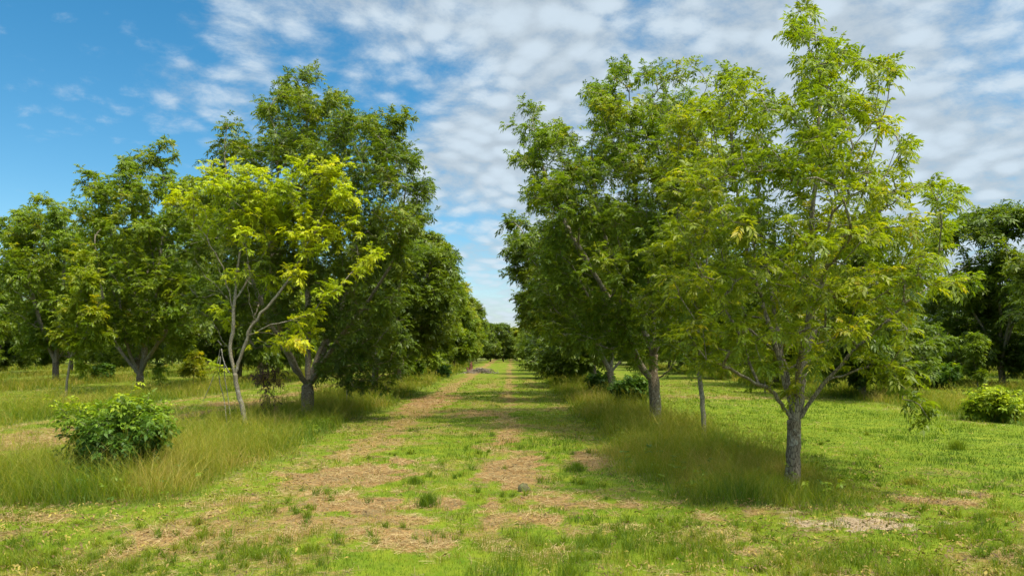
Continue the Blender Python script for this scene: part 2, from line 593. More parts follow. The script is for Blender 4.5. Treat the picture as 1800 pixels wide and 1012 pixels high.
def crown_points(lobes, D, centre, Rw, n, r, fill=1.0):
    """lobes: (px,py,rx,ry[,dy]) outlines at the tree's own distance -> points in real depth all round the crown"""
    s = D / F
    lb = []
    cz = centre[2]
    for l in lobes:
        p = wp(l[0], l[1], D)
        rx, rz = l[2] * s, l[3] * s
        rr = (rx + rz) / 2
        if len(l) > 4:
            lb.append((p + [0, l[4], 0], rx, rr, rz))
            continue
        t = math.hypot((p[0] - centre[0]) / Rw[0], (p[2] - cz) / Rw[1])
        hd = Rw[0] * math.sqrt(max(0.03, 1 - min(t, 1) ** 2))
        k = max(1, int(round(hd / rr)) )
        offs = [0.0] if k == 1 else list(np.linspace(-hd + rr * .5, hd - rr * .5, min(k, 4)))
        for o in offs:
            jx, jz = (r.normal(0, .10, 2) if len(offs) > 1 else (0, 0))
            o = o + r.normal(0, .12 * rr)
            q = wp(l[0], l[1], D + o)
            k2 = max(.6, 1 - .13 / min(rx, rz)) * (D + o) / D
            lb.append((q + [jx * rx, 0, jz * rz], rx * k2, rr * k2, rz * k2))
    wts = np.array([(b[1] * b[3]) ** 1.0 for b in lb])
    wts /= wts.sum()
    pts = []
    for b, w in zip(lb, wts):
        k = max(3, int(round(n * w * fill)))
        u = r.normal(0, 1, (k, 3))
        u /= np.linalg.norm(u, axis=1, keepdims=True)
        rad = r.random((k, 1)) ** 0.45
        pts.append(b[0] + u * rad * np.array([b[1], b[2], b[3]]))
    return np.concatenate(pts)


def build_tree(name, base, limbs, att, R, leafmat, barkmat, label, cat='tree', group=None, per=4, seed=1, leaf_kw=None, r0=0.006,
               tint_mean=.42, tint_sd=.16, twig='twig', up=0.7, bf=0.35, top_tint=0.0, tintfn=None, spread=.55, back=2, lift=.12):
    r = np.random.default_rng(seed)
    sk = Skeleton(limbs, seed=seed)
    sk.grow(att, bf=bf, up=up, lift=lift)
    sk.radii(R, r0)
    root = empty(name, base)
    org = np.array(base, float)
    tv, tq, bv, bq = sk.tubes(org)
    np_mesh('trunk', tv, tq, mat=M[barkmat], parent=root, smooth=True)
    if len(bv):
        np_mesh('branches', bv, bq, mat=M[twig], parent=root, smooth=True)
    P_ = np.array(sk.p)
    par = np.array(sk.par)
    tips = np.array(sk.tips)
    o_, d_, c_ = [], [], []
    zmin, zmax = att[:, 2].min(), att[:, 2].max()
    cl = fbm(att[:, 0] * .7 + 50, att[:, 2] * .7 + att[:, 1] * .5, seed * 3 + 1, 2)
    cur = tips.copy()
    for b in range(back + 1):
        pr = par[cur]
        ok = pr >= sk.ntrunk
        c = cur[ok]
        if not len(c):
            break
        seg = P_[c] - P_[par[c]]
        seg /= np.linalg.norm(seg, axis=1, keepdims=True) + 1e-9
        m = per if b == 0 else max(1, per // (2 if b == 1 else 3))
        for k in range(m):
            u = r.random((len(c), 1))
            pos = P_[c] * (1 - u) + P_[par[c]] * u if (k or b) else P_[c]
            dd = seg * 0.55 + r.normal(0, spread, (len(c), 3)) + np.array([0, 0, .16])
            o_.append(pos)
            d_.append(dd)
            c_.append(pos)
        cur = np.where(ok, pr, cur)
    O, Dd = np.concatenate(o_), np.concatenate(d_)
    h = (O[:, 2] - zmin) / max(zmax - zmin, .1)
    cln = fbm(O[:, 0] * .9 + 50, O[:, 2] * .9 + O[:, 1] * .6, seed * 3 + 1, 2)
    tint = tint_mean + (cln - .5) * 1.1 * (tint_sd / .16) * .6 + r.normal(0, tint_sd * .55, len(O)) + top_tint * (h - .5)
    if tintfn is not None:
        tint = tint + tintfn(O)
    V, Q, T = compound_leaves(O, Dd, np.clip(tint, 0, 1), r, **(leaf_kw or {}))
    V = V - org
    gz = float(gh(base[0], base[1])) - org[2] + .03
    V[:, 2] = np.maximum(V[:, 2], gz)
    np_mesh('crown', V, Q, mat=M[leafmat], attrs={'tint': T}, parent=root)
    tag(root, label, cat, group)
    return root


def px_limbs(ls, D, y0):
    """limbs drawn as (px,py,dy) -> world polylines"""
    out = []
    for l in ls:
        out.append([wp(p[0], p[1], D + (p[2] if len(p) > 2 else 0)) if False else wp(p[0], p[1], D) + np.array([0, (p[2] if len(p) > 2 else 0), 0]) for p in l])
    return out


def base_of(px, py):
    x, D = gp(px, py)
    return (x, D, float(gh(x, D)) - 0.03), D


def ground_start(limbs, base):
    limbs[0][0] = np.array([limbs[0][0][0], limbs[0][0][1], base[2] - 0.05])
    return limbs


# --- near right tree
b, D = base_of(1393, 850)
limbs = px_limbs([
    [(1393, 852), (1395, 790), (1396, 735)],
    [(1396, 740), (1372, 712, -.1), (1345, 682, -.3), (1305, 668, -.7), (1240, 640, -1.2)],
    [(1396, 738), (1388, 690, .1), (1372, 600, .3), (1345, 500, .6), (1325, 400, .8), (1312, 280, .9), (1300, 160, .8)],
    [(1397, 738), (1414, 650, 0), (1424, 540, .1), (1432, 400, .1), (1438, 270, 0), (1440, 130, 0), (1430, 20, 0)],
    [(1400, 740), (1440, 668, -.3), (1490, 598, -.7), (1555, 530, -1.0), (1640, 478, -1.2)],
    [(1418, 640, 0), (1450, 560, .5), (1480, 470, .9), (1545, 385, 1.1), (1625, 335, 1.2)],
    [(1394, 735), (1398, 640, .6), (1392, 520, 1.2), (1378, 400, 1.5), (1368, 250, 1.5)],
    [(1376, 620, .3), (1295, 560, .2), (1235, 480, 0), (1195, 380, 0)],
    [(1425, 530, 0), (1470, 420, -.6), (1500, 300, -.9), (1535, 150, -.9)],
    [(1400, 700, 0), (1380, 600, -.9), (1395, 500, -1.6), (1400, 380, -1.8)],
    [(1440, 668, -.3), (1500, 640, -.9), (1530, 640, -1.4)],
], D, b[1])
ground_start(limbs, b)
lobesA = [(1412, 25, 38, 42), (1400, 60, 34, 28), (1450, 90, 60, 45), (1440, 150, 55, 50), (1510, 110, 40, 28), (1562, 118, 34, 24), (1500, 180, 62, 40), (1545, 215, 38, 24),
          (1590, 262, 38, 22), (1450, 240, 70, 55), (1380, 190, 35, 30),
          (1290, 140, 45, 38), (1330, 190, 50, 45), (1250, 200, 45, 40), (1310, 270, 70, 60), (1400, 300, 70, 60), (1500, 300, 60, 45), (1560, 330, 50, 40), (1640, 325, 40, 28), (1680, 345, 22, 22),
          (1230, 310, 60, 55), (1220, 400, 70, 60), (1310, 390, 75, 65), (1420, 400, 80, 60), (1520, 410, 75, 55), (1600, 400, 55, 45), (1655, 395, 32, 25), (1640, 440, 45, 30),
          (1700, 490, 26, 18), (1660, 500, 36, 25), (1600, 480, 70, 45), (1500, 500, 80, 50), (1380, 490, 80, 60), (1270, 490, 75, 55), (1190, 500, 55, 50), (1210, 580, 60, 45),
          (1300, 580, 75, 50), (1400, 580, 70, 40), (1490, 580, 60, 40), (1570, 560, 55, 40), (1335, 640, 60, 28), (1240, 640, 45, 24), (1440, 630, 40, 22),
          (1535, 655, 30, 30, -1.3), (1535, 655, 30, 30, -1.3), (1560, 708, 22, 24, -1.4), (1560, 708, 20, 22, -1.4), (1525, 695, 20, 24, -1.4), (1495, 650, 30, 20, -1.2), (1385, 685, 24, 12, -.3), (1500, 625, 40, 22, -.8)]
r = np.random.default_rng(11)
att = crown_points(lobesA, D, wp(1420, 380, D), (3.6, 4.9), 1350, r)
treeA = build_tree('pecan_tree', b, limbs, att, .155, 'leaf_fresh', 'bark_grey', 'nearest tall olive green tree with forked grey trunk, on the right of the track',
                   per=3, seed=11, tint_mean=.50, tint_sd=.19, up=.55, bf=.3, leaf_kw=dict(L=(.20, .33), pairs=5, ll=.112), group='trees in the row right of the track')

# --- slender tree behind it
b, D = base_of(1238, 777)
limbs = px_limbs([[(1238, 779), (1236, 720), (1231, 670), (1226, 635)],
                  [(1225, 637), (1205, 610, .2), (1175, 570, .5), (1150, 520, .8)],
                  [(1225, 637), (1228, 540), (1250, 430, .3), (1290, 320, .3), (1294, 220, .2), (1285, 130, 0)],
                  [(1226, 600), (1250, 560, -.4), (1290, 520, -.8), (1320, 480, -1)],
                  [(1228, 560), (1215, 460, .4), (1225, 340, .6), (1240, 200, .6)]], D, b[1])
ground_start(limbs, b)
lob = [(1270, 130, 40, 32), (1215, 120, 24, 22), (1240, 190, 55, 45), (1200, 210, 40, 35), (1230, 290, 70, 55), (1180, 330, 55, 50), (1260, 390, 70, 60), (1190, 430, 70, 55), (1220, 510, 80, 55),
       (1150, 530, 55, 40), (1290, 500, 50, 45), (1190, 590, 65, 38), (1270, 590, 60, 40), (1240, 640, 45, 18), (1290, 640, 35, 20)]
r = np.random.default_rng(12)
att = crown_points(lob, D, wp(1230, 380, D), (1.9, 5.0), 760, r)
build_tree('pecan_tree', b, limbs, att, .078, 'leaf_fresh', 'bark_pale', 'slender pale stemmed tree standing just behind the nearest right tree',
           per=3, seed=12, tint_mean=.52, tint_sd=.18, group='trees in the row right of the track')

# --- big right tree with the scaly trunk
b, D = base_of(1152, 744)
limbs = px_limbs([[(1152, 746), (1151, 700), (1148, 660), (1150, 620)],
                  [(1147, 668), (1120, 640, -.3), (1100, 590, -.5), (1075, 540, -.8), (1030, 470, -1), (985, 390, -1), (950, 300, -.8), (935, 220, -.5)],
                  [(1150, 622), (1150, 540, .3), (1140, 430, .5), (1120, 330, .6), (1110, 230, .5), (1110, 150, .4)],
                  [(1156, 665), (1175, 650, -.3), (1200, 630, -.8)],
                  [(1150, 622), (1185, 560, .5), (1215, 460, .9), (1225, 340, 1), (1215, 220, .8)],
                  [(1150, 625), (1135, 560, 1.2), (1100, 470, 2.2), (1060, 350, 2.4), (1050, 230, 2)],
                  [(1150, 622), (1165, 560, -1.2), (1160, 460, -2), (1150, 330, -2.2), (1160, 200, -1.6)]], D, b[1])
ground_start(limbs, b)
lob = [(938, 190, 34, 28), (905, 220, 34, 16), (950, 240, 48, 34), (925, 280, 38, 26), (985, 235, 30, 30), (1050, 165, 34, 36), (1090, 125, 32, 26), (1140, 130, 34, 26), (1075, 200, 55, 45), (1190, 130, 40, 28), (1150, 200, 60, 50), (1220, 190, 50, 50),
       (1000, 300, 65, 45), (1090, 280, 75, 60), (1190, 290, 70, 60), (960, 340, 50, 42), (1030, 380, 80, 60), (1130, 380, 85, 60), (1220, 380, 55, 60), (965, 430, 48, 50), (1050, 460, 80, 55),
       (1150, 470, 80, 55), (975, 510, 55, 45), (1060, 540, 80, 45), (1150, 550, 80, 50), (1000, 570, 60, 38), (1080, 600, 70, 35), (1190, 610, 55, 32), (1120, 630, 40, 20), (1230, 520, 45, 50)]
r = np.random.default_rng(13)
att = crown_points(lob, D, wp(1095, 380, D), (4.9, 6.2), 2400, r)
build_tree('pecan_tree', b, limbs, att, .235, 'leaf_mid', 'bark_grey', 'large mid green tree with a thick scaly trunk beside the dark green bush',
           per=4, seed=13, tint_mean=.52, tint_sd=.20, leaf_kw=dict(L=(.24, .38), pairs=5, ll=.125), r0=.008, group='trees in the row right of the track')

# --- next two in the right row
b, D = base_of(1075, 700)
limbs = px_limbs([[(1076, 701), (1075, 670), (1072, 650)], [(1072, 652), (1055, 620, -.3), (1010, 560, -1), (950, 480, -1.5), (915, 410, -1.5)], [(1072, 652), (1080, 590), (1075, 500, .6), (1070, 380, .8)],
                  [(1074, 655), (1110, 610, .5), (1140, 520, 1)]], D, b[1])
ground_start(limbs, b)
lob = [(902, 392, 34, 24), (925, 425, 45, 32), (890, 440, 26, 20), (915, 470, 42, 28), (925, 520, 32, 22), (960, 490, 55, 45), (955, 550, 50, 40), (990, 420, 60, 45), (1050, 400, 80, 55), (1040, 500, 85, 60), (1120, 470, 70, 70), (1010, 590, 70, 32), (1090, 590, 70, 36), (1120, 380, 55, 45)]
r = np.random.default_rng(14)
att = crown_points(lob, D, wp(1035, 480, D), (4.9, 5.0), 1200, r)
build_tree('pecan_tree', b, limbs, att, .22, 'leaf_dark', 'bark_grey', 'dark tree with a slim trunk between the two bushes in the right row',
           per=5, seed=14, tint_mean=.46, leaf_kw=dict(L=(.3, .46), pairs=4, ll=.20), r0=.01, group='trees in the row right of the track')

# --- main left tree
b, D = base_of(540, 733)
limbs = px_limbs([[(540, 735), (540, 700), (541, 676)],
                  [(541, 678), (520, 645, -.3), (500, 600, -.6), (470, 530, -1), (440, 440, -1), (410, 320, -.8), (405, 250, -.6)],
                  [(541, 678), (555, 630, .2), (580, 560, .4), (610, 470, .6), (660, 360, .8), (700, 260, .8)],
                  [(541, 678), (535, 610, .5), (530, 500, .9), (540, 380, 1), (548, 260, .8), (530, 150, .6)],
                  [(545, 676), (590, 610, -.8), (640, 560, -1.5), (700, 480, -1.9), (740, 380, -1.6)],
                  [(540, 676), (560, 600, 1.6), (590, 500, 2.6), (600, 380, 2.6), (600, 260, 2)],
                  [(541, 676), (520, 610, -1.5), (510, 520, -2.6), (520, 400, -2.8), (520, 280, -2.2)],
                  [(549, 670), (610, 640, -.6), (670, 640, -1.1)]], D, b[1])
ground_start(limbs, b)
lob = [(515, 135, 22, 20), (548, 128, 26, 24), (500, 165, 40, 26), (470, 190, 28, 26), (540, 185, 50, 36), (590, 175, 26, 26), (400, 225, 32, 26), (385, 260, 26, 26), (430, 265, 42, 40), (610, 215, 40, 35), (655, 215, 34, 26), (705, 215, 36, 34),
       (672, 260, 45, 34), (720, 275, 30, 26), (742, 325, 34, 30), (500, 250, 65, 50), (580, 270, 70, 55), (660, 310, 60, 45), (730, 380, 40, 34), (400, 330, 40, 40), (470, 350, 80, 60), (570, 370, 85, 60), (670, 390, 70, 55),
       (410, 430, 60, 55), (500, 460, 90, 60), (600, 470, 85, 60), (700, 450, 50, 40), (410, 530, 65, 50), (500, 560, 80, 45), (600, 560, 80, 45), (680, 530, 50, 45), (630, 620, 55, 35), (690, 590, 40, 40), (670, 670, 34, 18, -.8),
       (620, 670, 36, 24, -.3), (430, 600, 50, 30), (372, 300, 34, 30), (350, 350, 36, 34), (345, 430, 42, 45), (350, 520, 42, 45), (600, 640, 50, 30), (700, 640, 30, 30, -.6)]
r = np.random.default_rng(15)
att = crown_points(lob, D, wp(565, 400, D), (5.0, 7.0), 2600, r)
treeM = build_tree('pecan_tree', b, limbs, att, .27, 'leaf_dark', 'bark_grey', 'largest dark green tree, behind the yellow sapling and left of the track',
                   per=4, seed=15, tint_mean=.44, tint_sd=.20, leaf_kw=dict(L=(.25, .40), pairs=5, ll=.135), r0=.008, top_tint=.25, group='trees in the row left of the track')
# withered leaves hanging from its lowest limb
s0 = wp(505, 640, D) + np.array([0, -.9, 0])
dl = []
for (px, py, rx, ry) in [(468, 655, 12, 12), (478, 640, 10, 8), (492, 665, 16, 12), (486, 690, 12, 14), (500, 650, 16, 10), (490, 708, 8, 6)]:
    k = 16
    q = wp(px, py, D) + np.array([0, -.9, 0]) + r.normal(0, 1, (k, 3)) * np.array([rx, 12, ry]) * D / F * .6
    dl.append(q)
dl = np.concatenate(dl)
V, Q, T = compound_leaves(dl, r.normal(0, .5, dl.shape) + [0, 0, -.6], r.random(len(dl)), r, L=(.2, .32), pairs=4, ll=.13, droop=.5)
np_mesh('dead_leaves', V - np.array(b), Q, mat=M['leaf_dead'], attrs={'tint': T}, parent=treeM)['label'] = 'withered brown leaf cluster'

# --- yellow sapling in front of it
b, D = base_of(431, 757)
limbs = px_limbs([[(431, 759), (429, 725), (416, 680), (413, 655)],
                  [(413, 657), (403, 620), (408, 560, .1), (412, 470, .2), (428, 400, .3), (436, 340, .3)],
                  [(413, 657), (430, 610, -.1), (448, 565, -.2), (490, 525, -.3), (525, 470, -.2), (560, 400, -.1), (585, 330, 0)],
                  [(409, 555, .1), (398, 490, 0), (380, 440, -.2), (345, 385, -.3)],
                  [(410, 530, .1), (425, 500, .4), (455, 440, .6), (500, 360, .6), (505, 300, .5)],
                  [(436, 590, -.1), (470, 578, -.5), (505, 565, -.8), (540, 565, -.9)],
                  [(450, 562, -.2), (445, 510, -.6), (455, 480, -.8)]], D, b[1])
ground_start(limbs, b)
lob = [(330, 352, 26, 15), (355, 375, 16, 15), (368, 405, 22, 14), (395, 330, 30, 24), (430, 310, 40, 26), (410, 375, 36, 22), (385, 300, 16, 14), (470, 335, 40, 28), (505, 285, 16, 20), (505, 330, 24, 30),
       (470, 380, 42, 24), (555, 310, 20, 20), (590, 305, 30, 24), (580, 345, 40, 26), (610, 345, 18, 24), (525, 385, 40, 30), (590, 395, 34, 28), (550, 425, 44, 28), (500, 415, 30, 18),
       (640, 452, 22, 12), (665, 450, 14, 12), (625, 470, 16, 10), (440, 415, 22, 12), (420, 478, 22, 9), (480, 490, 26, 13), (535, 480, 26, 12), (384, 540, 20, 10), (392, 560, 12, 7), (590, 510, 22, 16),
       (545, 555, 28, 14), (530, 580, 26, 14), (510, 605, 22, 14), (480, 600, 20, 8), (545, 600, 14, 14), (382, 640, 16, 7)]
r = np.random.default_rng(16)
lob = [(l[0], l[1], l[2] * 1.15, l[3] * 1.15, (i * 37 % 11 - 5) * .17) for i, l in enumerate(lob)]
att = crown_points(lob, D, wp(490, 400, D), (2.2, 3.2), 430, r)
sap = build_tree('pecan_sapling', b, limbs, att, .088, 'leaf_yellow', 'bark_pale', 'thin pale stemmed sapling with bright yellow leaves in front of the large left tree',
                 per=4, seed=16, tint_mean=.45, tint_sd=.20, leaf_kw=dict(L=(.22, .34), pairs=5, ll=.13), r0=.006, twig='bark_pale', group='trees in the row left of the track', back=1)
br = []
bn = []
tv, tq, tn = [], [], 0


def tube(pts, rads, sides=6):
    pts = np.asarray(pts, float)
    m = len(pts)
    rads = np.interp(np.linspace(0, 1, m), np.linspace(0, 1, len(rads)), rads)
    T = np.gradient(pts, axis=0)
    T /= np.linalg.norm(T, axis=1, keepdims=True) + 1e-9
    up = np.array([0.0, 1, 0]) if abs(T[0, 1]) < .9 else np.array([1.0, 0, 0])
    ang = np.arange(sides) * 2 * math.pi / sides
    V = []
    for k in range(m):
        x = np.cross(up, T[k]); x /= np.linalg.norm(x) + 1e-9
        y = np.cross(T[k], x); up = y
        V.append(pts[k] + np.outer(np.cos(ang) * rads[k], x) + np.outer(np.sin(ang) * rads[k], y))
    a = np.arange(m - 1)[:, None] * sides
    s0 = np.arange(sides)[None, :]
    s1 = (s0 + 1) % sides
    Q = np.stack([a + s0, a + s1, a + sides + s1, a + sides + s0], -1).reshape(-1, 4)
    return np.concatenate(V), Q


for l in [[(411, 655), (399, 634), (394, 606), (389, 640), (378, 674), (366, 704)], [(391, 626), (392, 665), (396, 700), (403, 735), (405, 752)],
          [(399, 634), (403, 662), (404, 692), (411, 735)], [(394, 606), (390, 598)]]:
    V, Q = tube(resample(smooth_poly([wp(p[0] + random.uniform(-2, 2), p[1], D) + [0, -.25 + random.uniform(-.15, .15), 0] for p in l], 1), .16), [.02, .015, .008])
    tv.append(V - np.array(b)); tq.append(Q + tn); tn += len(V)
np_mesh('broken_branch', np.concatenate(tv), np.concatenate(tq), mat=M['dead_wood'], parent=sap, smooth=True)['label'] = 'bare grey broken branch hanging down'

# --- second tree of the left row, dark, overhanging
bx, by = -8.6, 44.5
b, D = (bx, by, float(gh(bx, by)) - .03), by
px0 = CX + bx / D * F
limbs = px_limbs([[(px0, 697), (px0, 660), (px0 + 4, 640)], [(px0 + 4, 641), (690, 590, -.4), (735, 520, -.8), (770, 460, -1)], [(px0 + 4, 641), (660, 560, .5), (680, 470, .8)], [(px0 + 4, 641), (630, 570, .6), (610, 480, 1)]], D, b[1])
ground_start(limbs, b)
lob = [(768, 445, 30, 20), (795, 455, 18, 24), (740, 450, 40, 30), (700, 440, 50, 40), (780, 500, 34, 40), (735, 510, 55, 45), (670, 500, 60, 50), (770, 560, 38, 34), (720, 580, 50, 40), (660, 580, 60, 40), (620, 520, 50, 50), (640, 440, 50, 40), (750, 600, 30, 22), (690, 620, 40, 24)]
r = np.random.default_rng(17)
att = crown_points(lob, D, wp(700, 510, D), (4.6, 4.2), 1150, r)
build_tree('pecan_tree', b, limbs, att, .2, 'leaf_dark', 'bark_dark', 'dark drooping tree showing past the right edge of the largest left tree',
           per=5, seed=17, tint_mean=.40, leaf_kw=dict(L=(.3, .46), pairs=4, ll=.2), r0=.01, group='trees in the row left of the track')

# --- left middle distance: forked tree and its neighbour
b, D = base_of(245, 690)
limbs = px_limbs([[(245, 692), (246, 665), (247, 655)], [(246, 660), (232, 620, -.4), (225, 560, -.8), (215, 450, -1), (200, 350, -.8)], [(247, 656), (258, 600, .2), (268, 520, .4), (285, 380, .5), (280, 280, .4)],
                  [(250, 650), (268, 625, -.5), (310, 580, -1), (330, 520, -1)], [(247, 656), (245, 560, 1), (240, 420, 1.6)], [(243, 656), (220, 635, .4), (180, 590, .8), (165, 500, .8), (155, 380, .5)]], D, b[1])
ground_start(limbs, b)
lob = [(160, 302, 28, 16), (150, 325, 20, 16), (190, 330, 40, 28), (285, 250, 26, 16), (270, 275, 38, 24), (225, 290, 26, 20), (305, 275, 16, 16), (240, 330, 50, 34), (310, 330, 40, 36), (170, 380, 45, 40), (250, 400, 75, 50), (330, 400, 40, 50), (180, 460, 55, 45), (260, 480, 80, 50), (330, 490, 45, 50),
       (200, 545, 60, 40), (290, 550, 70, 40), (250, 585, 50, 18), (325, 595, 40, 24), (180, 585, 35, 22), (340, 350, 45, 45), (352, 430, 45, 50), (355, 520, 40, 45), (300, 650, 14, 16, -1)]
r = np.random.default_rng(18)
att = crown_points(lob, D, wp(250, 450, D), (4.6, 7.4), 1400, r)
build_tree('pecan_tree', b, limbs, att, .24, 'leaf_mid', 'bark_grey', 'tall mid green tree with a V forked trunk, standing left of the yellow sapling',
           per=4, seed=18, tint_mean=.60, leaf_kw=dict(L=(.32, .48), pairs=4, ll=.22), r0=.011, group='trees in the far left rows')
b, D = base_of(98, 673)
limbs = px_limbs([[(98, 674), (98, 650), (98, 635)], [(98, 636), (80, 580, -.5), (60, 480, -1), (50, 400, -1)], [(98, 636), (105, 560), (110, 450, .4), (108, 390, .4)], [(98, 636), (125, 590, .5), (150, 520, .8)]], D, b[1])
ground_start(limbs, b)
lob = [(70, 350, 30, 14), (45, 375, 30, 18), (110, 375, 28, 24), (75, 400, 50, 34), (30, 420, 34, 34), (120, 430, 45, 40), (60, 470, 60, 45), (120, 520, 50, 45), (60, 550, 60, 45), (120, 590, 50, 30), (60, 600, 45, 26), (150, 470, 30, 30), (145, 420, 45, 40), (155, 540, 45, 40), (15, 470, 40, 40), (10, 400, 30, 30)]
r = np.random.default_rng(19)
att = crown_points(lob, D, wp(90, 480, D), (4.6, 6.6), 1000, r)
build_tree('pecan_tree', b, limbs, att, .26, 'leaf_mid', 'bark_dark', 'rounded green tree with a short dark trunk near the left edge',
           per=4, seed=19, tint_mean=.58, leaf_kw=dict(L=(.34, .5), pairs=3, ll=.28), r0=.013, group='trees in the far left rows')
b, D = base_of(115, 699)
limbs = px_limbs([[(115, 694), (120, 650), (132, 600)], [(132, 602), (140, 540), (150, 460)], [(128, 620), (150, 590), (165, 560, -.3)]], D, b[1])
ground_start(limbs, b)
lob = [(150, 450, 20, 16), (148, 490, 34, 28), (140, 540, 46, 30), (170, 550, 30, 30), (150, 595, 50, 22), (110, 580, 28, 18), (185, 590, 20, 20), (145, 640, 12, 16, -.3)]
r = np.random.default_rng(20)
att = crown_points(lob, D, wp(148, 540, D), (1.9, 3.4), 260, r)
build_tree('pecan_sapling', b, limbs, att, .07, 'leaf_fresh', 'bark_pale', 'young tree with a thin leaning pale stem, between the two left trunks',
           per=4, seed=20, tint_mean=.62, leaf_kw=dict(L=(.3, .44), pairs=4, ll=.2), r0=.011, twig='bark_pale', group='young trees between the rows')


# --- prototypes for the many trees of the orchard rows
def proto(kind, seed, H, Rw, fork, leafmat, barkmat, n, tint, ll, trunkR, lean=0.0, per=6, pairs=3):
    r = np.random.default_rng(seed)
    limbs = [[np.array([0, 0, -0.08]), np.array([lean * .2, 0, fork * .5]), np.array([lean * .4, 0, fork])]]
    top = limbs[0][-1]
    k = r.integers(4, 6)
    for i in range(k):
        a = i * 2 * math.pi / k + r.uniform(-.4, .4)
        rr = Rw * r.uniform(.45, .75)
        hh = H * r.uniform(.7, .92)
        limbs.append([top, top + np.array([math.cos(a) * rr * .35, math.sin(a) * rr * .35, (hh - fork) * .35]),
                      np.array([math.cos(a) * rr * .8 + lean, math.sin(a) * rr * .8, fork + (hh - fork) * .75]), np.array([math.cos(a) * rr + lean, math.sin(a) * rr, hh])])
    limbs.append([top, top + np.array([0, 0, (H - fork) * .5]), np.array([lean, 0, H * .95])])
    pts = []
    nl = 42 if kind == 'tree' else 10
    for i in range(nl):
        h = r.uniform(0, 1)
        z = fork * 1.05 + (H - fork * 1.05) * h ** 1.15
        env = Rw * (np.interp(h, [0, .25, .55, .85, 1], [.86, 1, .85, .55, .2]))
        a = r.uniform(0, 2 * math.pi)
        q = env * math.sqrt(r.random()) * .95
        c = np.array([math.cos(a) * q + lean * h, math.sin(a) * q, z])
        s = Rw * r.uniform(.20, .32) * (1 if kind == 'tree' else 1.2)
        m = int(n / nl)
        u = r.normal(0, 1, (m, 3))
        u /= np.linalg.norm(u, axis=1, keepdims=True)
        pts.append(c + u * (r.random((m, 1)) ** .45) * np.array([s, s, s * .75]))
    att = np.concatenate(pts)
    att[:, 2] = np.clip(att[:, 2], fork * .9, H)
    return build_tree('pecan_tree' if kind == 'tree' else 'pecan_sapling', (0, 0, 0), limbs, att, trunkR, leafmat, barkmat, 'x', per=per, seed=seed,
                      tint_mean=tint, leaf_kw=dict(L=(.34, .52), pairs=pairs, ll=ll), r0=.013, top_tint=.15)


def copy_thing(o):
    c = o.copy()
    COL.objects.link(c)
    for ch in o.children:
        k = ch.copy()
        COL.objects.link(k)
        k.parent = c
        for gch in ch.children:
            q = gch.copy()
            COL.objects.link(q)
            q.parent = k
    return c


protos = {
    'dark1': proto('tree', 101, 13.5, 5.6, 1.5, 'leaf_dark', 'bark_dark', 820, .50, .27, .22),
    'dark2': proto('tree', 102, 14.5, 5.3, 1.8, 'leaf_dark', 'bark_dark', 820, .58, .27, .22, .5),
    'dark3': proto('tree', 103, 12.0, 5.2, 1.5, 'leaf_dark', 'bark_grey', 800, .46, .27, .2, -.5),
    'mid1': proto('tree', 104, 13.5, 4.6, 1.8, 'leaf_mid', 'bark_grey', 760, .60, .27, .2, .3),
    'mid2': proto('tree', 105, 12.0, 4.2, 1.6, 'leaf_mid', 'bark_grey', 720, .72, .27, .18),
    'young': proto('sapling', 106, 5.2, 1.5, 1.3, 'leaf_mid', 'bark_pale', 130, .62, .22, .06),
    'youngy': proto('sapling', 107, 3.2, 1.1, 1.1, 'leaf_fresh', 'bark_pale', 70, .72, .20, .04),
}
used = set()


def place(kind, x, y, label, group, sc=1.0, rz=None, cat='tree'):
    if kind not in used:
        o = protos[kind]
        used.add(kind)
    else:
        o = copy_thing(protos[kind])
    o.location = (x, y, float(gh(x, y)) - .03)
    o.rotation_euler = (0, 0, random.uniform(0, 6.28) if rz is None else rz)
    o.scale = (sc, sc, sc * random.uniform(.95, 1.06))
    tag(o, label, cat, group)
    return o


# the row left of the track, on from the third tree
seqL = ['mid1', 'dark2', 'mid2', 'mid1', 'mid2', 'mid1', 'mid2', 'dark1', 'mid1', 'mid2']
yL = [58.2, 71.5, 78.5] + [92 + 13.5 * k for k in range(6)]
for i, y in enumerate(yL):
    lab = ['bright green tree on the left verge just past the dark drooping tree', 'dark crowned tree with a straight trunk by the left verge, before the brown stump',
           'green tree with a thin trunk beside a dark crowned one on the left verge'][i] if i < 3 else 'distant green tree in the row left of the track, past the brown stump'
    place(seqL[i % len(seqL)], -8.9 + random.uniform(-.4, .4), y, lab, 'trees in the row left of the track' if i < 3 else 'distant trees along the left side of the track', [.9, 1.0, .85][i] if i < 3 else random.uniform(.9, 1.08))
seqR = ['dark1', 'dark3', 'dark2', 'dark1', 'dark3', 'mid1']
for i in range(8):
    y = 56 + 13.5 * i
    lab = 'dark tree with several splayed trunks in the right row, overhanging the right bushes' if i == 0 else 'distant dark green tree in the row right of the track'
    place(seqR[i % len(seqR)], 6.1 + random.uniform(-.4, .4), y, lab, 'trees in the row right of the track' if i == 0 else 'distant trees along the right side of the track', random.uniform(.92, 1.05))
for i in range(26):
    place(random.choice(['mid2', 'mid1', 'dark3', 'mid2']), -36 + 3.1 * i, 163 + random.uniform(-7, 7), 'far tree in the line closing the end of the track', 'trees at the far end of the track', random.uniform(.58, .80))
for i in range(22):
    place(random.choice(['dark3', 'dark1', 'mid2']), -34 + 3.5 * i, 182 + random.uniform(-6, 6), 'far tree in the line closing the end of the track', 'trees at the far end of the track', random.uniform(.6, .8))
